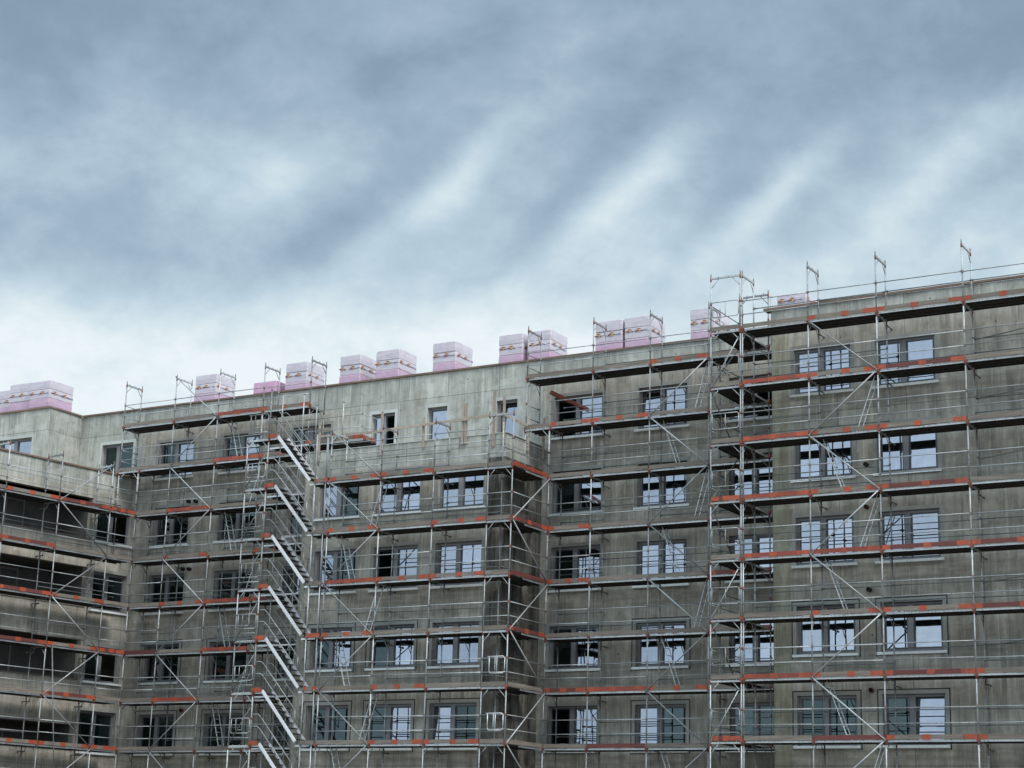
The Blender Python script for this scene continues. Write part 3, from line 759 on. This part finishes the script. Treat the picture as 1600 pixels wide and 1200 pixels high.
braces(scN, 56.49, [((n0 if k % 2 == 0 else n1), k) for k in range(2, 9)], Z0) if False else braces(scN, 56.49, [(n0, 2), (n1, 3), (n0, 4), (n1, 5), (n0, 6), (n1, 7), (n0, 8)], Z0)
for k, t in ((2, 'A'), (3, 'B'), (4, 'A'), (5, 'B'), (6, 'A'), (7, 'B')):
    z = Z0-2*k
    if t == 'A': ladder(scN, (n1-.85, 57.0, z-2+.02), (n1-.25, 57.0, z-.03))
    else: ladder(scN, (n0+.85, 57.0, z-2+.02), (n0+.3, 57.0, z-.03))
ties(scN, [n1, n2, n3], 56.49, Z0, range(2, 8), D_F)
# guard rails round the terrace deck above the top lift
for a, b2 in ((n0, n1), (n1, n2), (n2, n3)):
    scN.put('guardrail', rail(b2-a), (a, 56.45, Z0-4+1.45))
for k in (5, 6, 7):
    g_ = MB(); g_.path([(-.75, 0, 1.05), (-.1, 0, 1.05), (-.04, 0, .99), (-.04, 0, .52), (-.1, 0, .46), (-.62, 0, .46), (-.68, 0, .52), (-.68, 0, 1.05)], .018, 0, 6)
    g_.tube((-.36, 0, .46), (-.36, 0, 1.05), .013, 0, 6); g_.tube((-.44, 0, .46), (-.44, 0, 1.05), .013, 0, 6)
    scN.put('side_guard', g_.mesh('side_guard', [M['alu']]), (n4, 56.40, Z0-2*k-2))

# facade left of the stairs ----------------------------------------------------
k0, k1, k2, k3, k4 = -53.80, -52.03, -49.61, -47.2, -44.76
scK = Thing('scaffold', 'scaffold between the inner corner and the white stair flights, frames rising above the roof', 'scaffold', k0, 59.28, group='facade scaffolds')
tK_ = {2: 'wbww', 3: 'wewo', 4: 'wobr', 5: 'pwbw', 6: 'wbww', 7: 'wwww', 8: 'wwww'}
scaffold(scK, [k0, k1, k2, k3, k4], 59.28, Z0, range(2, 9), tK_, frames_top=[1, -1, -1, -1, -1], seed=21)
scaffold(scK, [-54.9, k1, k2, k3, k4], 59.28, Z0, [0], {0: 'wwbo'}, skip_frame=(0, 1, 2, 3, 4), seed=22)
scaffold(scK, [-54.9, k1, k2, k3, k4], 59.28, Z0, [1], {1: 'wwbo'}, skip_frame=(0, 1, 2, 3, 4), seed=23)
for k in (-1, 0): scK.put('frame', frame(1.0, 2.0), (-54.9, 59.28, Z0-2*(k+1)))
free_tube(scK, 'standard', (-54.9, 59.28, Z0-5.6), (-54.9, 59.28, Z0-2), .024)
scK.put('frame', frame(1.1, 2.0), (k0, 59.24, Z0-4), rot=R_(90))
end_guard(scK, -54.94, 59.28, Z0); end_guard(scK, -54.94, 59.28, Z0-2)
free_tube(scK, 'brace', (k1, 59.2, Z0+2), (k2, 59.2, Z0), .024)
braces(scK, 59.28, [((k2 if k % 2 == 0 else k1), k) for k in range(0, 9)], Z0)
for k, t in ((0, 'B'), (1, 'A'), (2, 'B'), (3, 'A'), (4, 'B'), (5, 'A'), (6, 'B')):
    z = Z0-2*k
    if t == 'A': ladder(scK, (k3-.9, 59.8, z-2+.02), (k3-.25, 59.8, z-.03))
    else: ladder(scK, (k2+.85, 59.8, z-2+.02), (k2+.3, 59.8, z-.03))
ties(scK, [k1, k2, k3], 59.28, Z0, range(0, 8), D_B)

# left wing ---------------------------------------------------------------------
l0, l1, l2, l3, l4 = 49.60, 48.25, 45.60, 42.97, 40.3
scL = Thing('scaffold', 'scaffold along the low left wing with its loggias', 'scaffold', l0, 62.715, yaw=YAWL, group='facade scaffolds')
tL_ = {2: 'worr', 3: 'rrww', 4: 'rrow', 5: 'rror', 6: 'wwrw', 7: 'wooo', 8: 'wwww'}
scaffold(scL, [l4, l3, l2, l1, l0], 62.715, Z0, range(2, 9), tL_, frames_top=[1, 1, 1, 1, 9], seed=31, skip_frame=(4,), inner_p=.4)
seq = [((l1 if k % 2 == 1 else l2), k) for k in range(1, 9)]
for (q0, ka), (q1, kb) in zip(seq, seq[1:]): free_tube(scL, 'brace', (q0, 62.655, Z0-2*ka), (q1, 62.655, Z0-2*kb), .024)
free_tube(scL, 'prop', (45.75, 62.5, 7.9), (46.35, 62.3, 2.0), .026, 'galvdark', label='leaning loose tube')
ties(scL, [l3, l2, l1], 62.715, Z0, range(2, 8), DL)

# ------------------------------------------------------------------ stair tower
sL_, s0_, s1_, sR_ = -45.62, -44.58, -42.20, -41.55
ST = Thing('stair_tower', 'scaffold stair tower with bright white parallel flights between two scaffolds', 'stair tower', s0_, 56.5, group='facade scaffolds')
YF = 56.5
for s in (sL_, s0_, s1_):
    for k in range(0 if s == s0_ else 1, 8):
        ST.put('standard', tube_me('standard', 2.0, .026), (s, YF, Z0-2*(k+1)+.03))
        if s != sL_: ST.put('standard', tube_me('standard', 2.0, .026), (s, YF+.75, Z0-2*(k+1)+.03))
    free_tube(ST, 'base_standard', (s, YF, GROUND), (s, YF, Z0-16), .024)
def flight_mb():
    """one aluminium flight: x from top (0) to bottom (1.72), z from 0 (top) down 2 m"""
    mb = MB(); dx, dz = 1.70, -1.93; w = .62
    L = math.hypot(dx, dz); ux, uz = dx/L, dz/L; nx, nz = uz*-1, ux   # in-plane normal (up-right)
    def bar(y0, y1, h0, h1, m):
        pts = [(-nx*0+h0*nx, h0*nz), (dx+h0*nx, dz+h0*nz), (dx+h1*nx, dz+h1*nz), (h1*nx, h1*nz)]
        i = len(mb.v)
        for y in (y0, y1): mb.v += [(p[0], y, p[1]) for p in pts]
        for q in ((3, 2, 1, 0), (4, 5, 6, 7), (0, 1, 5, 4), (1, 2, 6, 5), (2, 3, 7, 6), (3, 0, 4, 7)):
            mb.f.append(tuple(i+k for k in q)); mb.mi.append(m); mb.sm.append(False)
    bar(-.02, .02, -.055, .060, 0); bar(w-.02, w+.02, -.02, .085, 0)
    n = 9
    for k in range(n):
        t = (k+.5)/n; x, z = dx*t, dz*t
        mb.box(x-.10, x+.12, .02, w-.02, z-.03, z+.0, 1); mb.box(x-.12, x-.10, .02, w-.02, z-.04, z+.004, 0)
    return mb
M['white'] = worn('white_aluminium', (.58, .59, .62), (.66, .67, .70), (.45, .42, .42), rough=.5, metal=.1, scale=1.2)
FL = flight_mb().mesh('flight', [M['white'], M['ply']])
def handrail_mb(w):
    mb = MB(); dx, dz = 1.62, -1.84
    for h in (.62, 1.08):
        mb.path([(-.42, w, h+.03), (-.12, w, h+.03), (.02, w, h-.08), (dx+.0, w, dz+h)], .017, 0, 6)
    for t in (.3, .62): mb.tube((dx*t+.02, w, dz*t+.56), (dx*t+.20, w, dz*t+.86), .012, 0, 6)
    mb.tube((dx, w, dz+.62), (dx, w, dz+1.08), .015, 0, 6)
    return mb
HR0 = handrail_mb(.02).mesh('handrail', [M['galv']]); HR1 = handrail_mb(.64).mesh('handrail', [M['galv']])
for k in range(1, 9):
    z = Z0-2*k
    st_x = -44.17
    f_ = ST.put('flight', FL, (st_x, YF+.03, z+.06))
    ST.put('handrail', HR0, (st_x, YF+.0, z+.06)); ST.put('handrail', HR1, (st_x, YF+.02, z+.06))
    # landings
    ST.put('landing', deck(round(s0_-sL_, 2), 2, .34), (sL_, YF, z)); ST.put('landing', deck(.40, 2, .34), (s0_, YF, z))
    if k > 1: ST.put('landing', deck(round(n0-s1_-.25, 2)+.22, 2, .34), (s1_-.28, YF, z))
    ST.put('toe_board', toe(.42, 'b' if k != 2 else 'r'), (s0_, YF-.04, z+.012))
    ST.put('toe_board', toe(.66, 'rwewwoeww'[k]), (s1_-.0, YF-.04, z+.012))
    # walkway behind
    ST.put('walkway', deck(2.0, 3, .40), (-45.65, 57.9, z-.0))
    # frame across the left landing
    if k < 8: ST.put('frame', frame(round(s0_-sL_, 2), 2.0), (s0_, YF-.01, z-2), rot=R_(90))
    # side guard loops on the left landing
    g_ = MB(); g_.path([(0, 0, 1.02), (.92, 0, 1.02), (.98, 0, .96), (.98, 0, .52), (.92, 0, .46), (.14, 0, .46), (.10, 0, .50), (.10, 0, 1.02)], .017, 0, 6)
    g_.path([(.32, 0, 1.02), (.32, 0, .58), (.62, 0, .58), (.62, 0, 1.02)], .012, 0, 6)
    ST.put('side_guard', g_.mesh('side_guard', [M['galv']]), (sL_, YF-.03, z))
    free_tube(ST, 'brace', (sL_-.0, YF-.04, z-2), (s0_, YF-.04, z-.5), .02, 'galvdark')
    # the forest of posts behind the flights
    for q in (-43.9, -43.62, -43.2):
        free_tube(ST, 'guard_post', (q+rnd.uniform(-.05, .05), 57.62+rnd.uniform(-.1, .5), z-1.96), (q, 57.7, z-.25+rnd.uniform(-.5, .1)), .02, 'galv' if q < -43.5 else 'galvdark')
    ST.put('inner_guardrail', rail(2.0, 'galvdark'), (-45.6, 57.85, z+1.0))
    ST.put('guardrail', rail(1.0), (sL_, YF-.02, z+.28)); 
for k in range(0, 8):
    free_tube(ST, 'standard', (n0-.20, 56.47, Z0-2*(k+1)), (n0-.20, 56.47, Z0-2*k if k else Z0-1.4), .024) if k else None
    free_tube(ST, 'standard', (-43.75, 57.55, Z0-2*(k+1)), (-43.75, 57.55, Z0-2*k), .024)
# small railed platform at the top of the stairs
for q, zt in ((-44.0, 19.0),):
    pass
for s in (-42.9, -41.6):
    free_tube(ST, 'guard_post', (s, 57.3, Z0-2), (s, 57.3, Z0-.6), .022)
ST.put('deck', deck(2.8, 3, .318), (-43.9, 58.0, Z0-2)); ST.put('toe_board', toe(2.8, 'e'), (-43.9, 57.96, Z0-2+.012))
for h_ in (.5, 1.0): ST.put('guardrail', rail(2.8), (-43.9, 57.95, Z0-2+h_)); ST.put('end_guardrail', rail(1.0), (-41.12, 57.95, Z0-2+h_), rot=R_(90))
ST.put('end_toe_board', toe(1.0, 'e'), (-41.12, 57.95, Z0-2+.012), rot=R_(90))

# ------------------------------------------------------------------ timber guard rail on the bay's terrace parapet
tg = Thing('timber_guardrail', 'raw timber posts and boards as a guard rail on the bay terrace parapet', 'guard rail', -40, 57.69, 15.0)
def post(s, d, z0, z1, w=.10, t=.05):
    mb = MB(); mb.box(-w/2, w/2, -t/2, t/2, 0, z1-z0); tg.put('post', mb.mesh('post', [M['newwood']]), (s, d, z0))
for s, a, b_ in ((-40.0, 15.1, 16.85), (-38.04, 15.2, 16.42), (-36.26, 15.2, 16.8), (-36.12, 15.2, 16.8), (-34.88, 15.0, 17.2), (-34.45, 15.1, 16.9)): post(s, 57.70, a, b_)
def board(p, q, h=.10):
    p, q = Vector(p), Vector(q); L = (q-p).length
    mb = MB(); mb.box(0, L, -.015, .015, 0, h)
    o = tg.put('rail_board', mb.mesh('rail_board', [M['newwood']]), tuple(p))
    o.rotation_euler = (0, -math.asin((q.z-p.z)/L), math.atan2(q.y-p.y, q.x-p.x))
board((-42.9, 57.64, 16.06), (-40.02, 57.64, 15.98)); board((-40.1, 57.61, 16.0), (-37.9, 57.62, 16.08)); board((-38.1, 57.58, 16.06), (-35.9, 57.62, 16.1)); board((-36.2, 57.64, 16.16), (-34.4, 57.64, 16.14), .1)
board((-34.36, 57.6, 16.1), (-34.2, 60.4, 15.95)); post(-34.2, 60.3, 15.0, 16.6); post(-34.25, 59.2, 15.1, 16.4)
post(-43.0, 57.7, 15.1, 16.7)

# the reddish steel beam leaning out of a top window
mb = MB(); p, q = (-33.62, 59.75, 17.46), (-31.9, 61.4, 16.55)
bm = Thing('steel_beam', 'rust-red steel tube leaning out of the upper left corner of a window', 'steel tube', p[0], p[1], p[2])
mb.tube((0, 0, 0), (q[0]-p[0], q[1]-p[1], q[2]-p[2]), .085, 0, 12, cap=False); mb.tube((.02, .02, -.01), (.05, .05, -.03), .07, 1, 12)
bm.put('tube', mb.mesh('tube', [M['rust'], M['dark']]), p)

# ------------------------------------------------------------------ insulation stacks on the roof
def stack(s, d, w, e, ztop, label, zb=18.55, style='m', seed=0):
    r = random.Random(seed)
    T = Thing('insulation_stack', label, 'insulation', s+w/2, d+e/2, zb, group='insulation stacks on the roof')
    H = ztop-zb; n = 5 if H > 1.7 else 3
    hs = H/n
    for k in range(n):
        j = lambda a=.012: r.uniform(-a, a)
        mb = MB(); x0, x1, y0, y1 = -w/2+j(), w/2+j(), -e/2+j(), e/2+j()
        z0, z1 = k*hs+.004, (k+1)*hs-.003
        # softly rounded film-wrapped block
        c = .035; rings = [(z0, .010), (z0+.025, 0), ((z0+z1)/2, -.006), (z1-.025, 0), (z1, .010)]
        i0 = len(mb.v)
        for zz, ins in rings:
            a, b_, g, h = x0+ins, x1-ins, y0+ins, y1-ins
            mb.v += [(a+c, g, zz), (b_-c, g, zz), (b_, g+c, zz), (b_, h-c, zz), (b_-c, h, zz), (a+c, h, zz), (a, h-c, zz), (a, g+c, zz)]
        for q in range(len(rings)-1):
            for t in range(8):
                mb.f.append((i0+q*8+t, i0+q*8+(t+1) % 8, i0+q*8+8+(t+1) % 8, i0+q*8+8+t)); mb.mi.append(0); mb.sm.append(False)
        mb.f.append(tuple(i0+t for t in reversed(range(8)))); mb.mi.append(0); mb.sm.append(False)
        mb.f.append(tuple(i0+(len(rings)-1)*8+t for t in range(8))); mb.mi.append(0); mb.sm.append(False)
        if style == 'bare': mt = M['hotpink']
        else: mt = M['lilac'] if k >= n-2 else M['pink']
        T.put('pack', mb.mesh('pack', [mt]), (s+w/2, d+e/2, zb))
    if style == 'bare': return
    # printed marks: a wavy dark line with orange and maroon blots
    mb = MB()
    zc = H - (.30 if zb+H < 20.5 else .62)
    def face(L, conv):
        x = .04
        while x < L-.12:
            ww = r.uniform(.05, .16); hh = r.uniform(.010, .028); o_ = r.uniform(-.015, .015)
            mb.poly([conv(x, zc+o_), conv(x+ww, zc+o_+r.uniform(-.03, .03)), conv(x+ww, zc+o_+hh+r.uniform(0, .02)), conv(x, zc+o_+hh)], 0)
            x += ww*.9
        for q in range(2):
            x = L*(.12+.42*q) + r.uniform(-.04, .12)
            def blob(cx, cz, rx, rz, m, k=9):
                off = {0: .003, 1: .006, 2: .009}[m]
                pts = []
                for t in range(k):
                    a = 2*math.pi*t/k; f = r.uniform(.65, 1.1); pts.append(conv(cx+rx*f*math.cos(a), cz+rz*f*math.sin(a), off))
                mb.poly(pts, m)
            x = min(max(x, .14), L-.16)
            blob(x, zc+.06, .11, .09, 1, 7); blob(x-.06, zc+.03, .12, .035, 2); blob(x+.02, zc+.10, .09, .022, 2); blob(x+.12, zc+.02, .07, .022, 0)
    y0 = -e/2-.018; x1 = w/2+.018
    face(w, lambda x, z, o=.003: (-w/2+x, y0-o, z))
    face(e, lambda x, z, o=.003: (x1+o, -e/2+x, z))
    T.put('printed_mark', mb.mesh('printed_mark', [M['inkblue'], M['inkorange'], M['inkred']]), (s+w/2, d+e/2, zb))
D0 = 61.9
LB = [
 (-63.9, 60.2, 1.35, 1.3, 20.72, 'film-wrapped insulation stack cut by the left edge of the picture, behind two others'),
 (-62.4, 59.55, 1.5, 1.3, 20.72, 'film-wrapped insulation stack in the middle of the three at the far left'),
 (-60.83, 59.3, 1.28, 1.5, 20.62, 'film-wrapped insulation stack above the outer corner of the upper left roof'),
 (-53.25, D0, 1.24, 1.3, 20.74, 'white and pink insulation stack standing alone behind the leftmost roof-top frames'),
 (-49.9, D0, 1.25, .9, 20.06, 'low bare pink insulation stack, knee-high beside a taller one'),
 (-48.15, D0, 1.16, 1.3, 20.74, 'pink insulation stack right beside the low bare pink one'),
 (-45.25, D0, 1.08, 1.3, 20.74, 'left stack of the pair of insulation stacks just right of the stair tower'),
 (-43.38, D0, 1.2, 1.35, 20.76, 'right stack of the pair of insulation stacks just right of the stair tower'),
 (-40.5, D0, 1.13, 1.35, 20.76, 'lone pink insulation stack above the window with the timber rail, no scaffold in front'),
 (-37.3, D0, 1.13, 1.35, 20.72, 'pink insulation stack directly above the narrow right window of the set-back storey'),
 (-35.93, D0, 1.06, 1.4, 20.72, 'pink insulation stack partly behind the left end post of the middle scaffold'),
 (-32.86, D0, 1.2, 1.3, 20.74, 'pink insulation stack behind the second post of the middle scaffold'),
 (-31.56, D0, 1.14, 1.35, 20.76, 'pink insulation stack behind the third post of the middle scaffold, touching its left neighbour'),
 (-28.72, D0, 1.02, 1.5, 20.74, 'pink insulation stack behind the narrow scaffold return tower'),
 (-24.62, 60.6, 1.15, 1.1, 20.42, 'insulation stack whose whitish top just shows over the left end of the tallest roof edge'),
]
for i, (s, d, w, e, zt, lb) in enumerate(LB):
    stack(s, d, w, e, zt, lb, zb=18.55, style='bare' if i == 4 else 'm', seed=40+i)

# ------------------------------------------------------------------ a wood behind the photographer, mirrored in the low windows
leaf = worn('wood_foliage', (.035, .06, .02), (.06, .09, .03), (.02, .035, .012), rough=.9, scale=.8, fine=3)
mb = MB(); r = random.Random(5)
for i in range(46):
    x = -150 + i*6.8 + r.uniform(-2, 2); y = -62 + r.uniform(-8, 8); H = r.uniform(11, 15.5)
    mb.tube((x, y, 0), (x, y, H*.5), .25, 0, 6)
    for k in range(60):
        a = r.uniform(0, 6.28); q = r.uniform(.2, 1); zz = H*(.28+.70*r.random()); rr = 4.6*math.sin(min(1, max(.12, (H-zz)/H*1.6))*1.57)*q
        c = Vector((x+rr*math.cos(a), y+rr*math.sin(a), zz)); s_ = r.uniform(.7, 1.5)
        u1 = Vector((r.uniform(-1, 1), r.uniform(-1, 1), r.uniform(-1, 1))).normalized(); u2 = u1.orthogonal().normalized(); u3 = u1.cross(u2)
        P = [tuple(c+v*s_*r.uniform(.7, 1.1)) for v in (u1, u2, u3, -u1, -u2, -u3)]
        j = len(mb.v); mb.v += P
        for f in ((0, 1, 2), (1, 3, 2), (3, 4, 2), (4, 0, 2), (1, 0, 5), (3, 1, 5), (4, 3, 5), (0, 4, 5)):
            mb.f.append(tuple(j+t for t in f)); mb.mi.append(0); mb.sm.append(False)
single('woodland', mb, [leaf], 'dark wood across the site, seen only as reflections in the lower windows', 'wood', kind='stuff', at=(0, 0, GROUND))
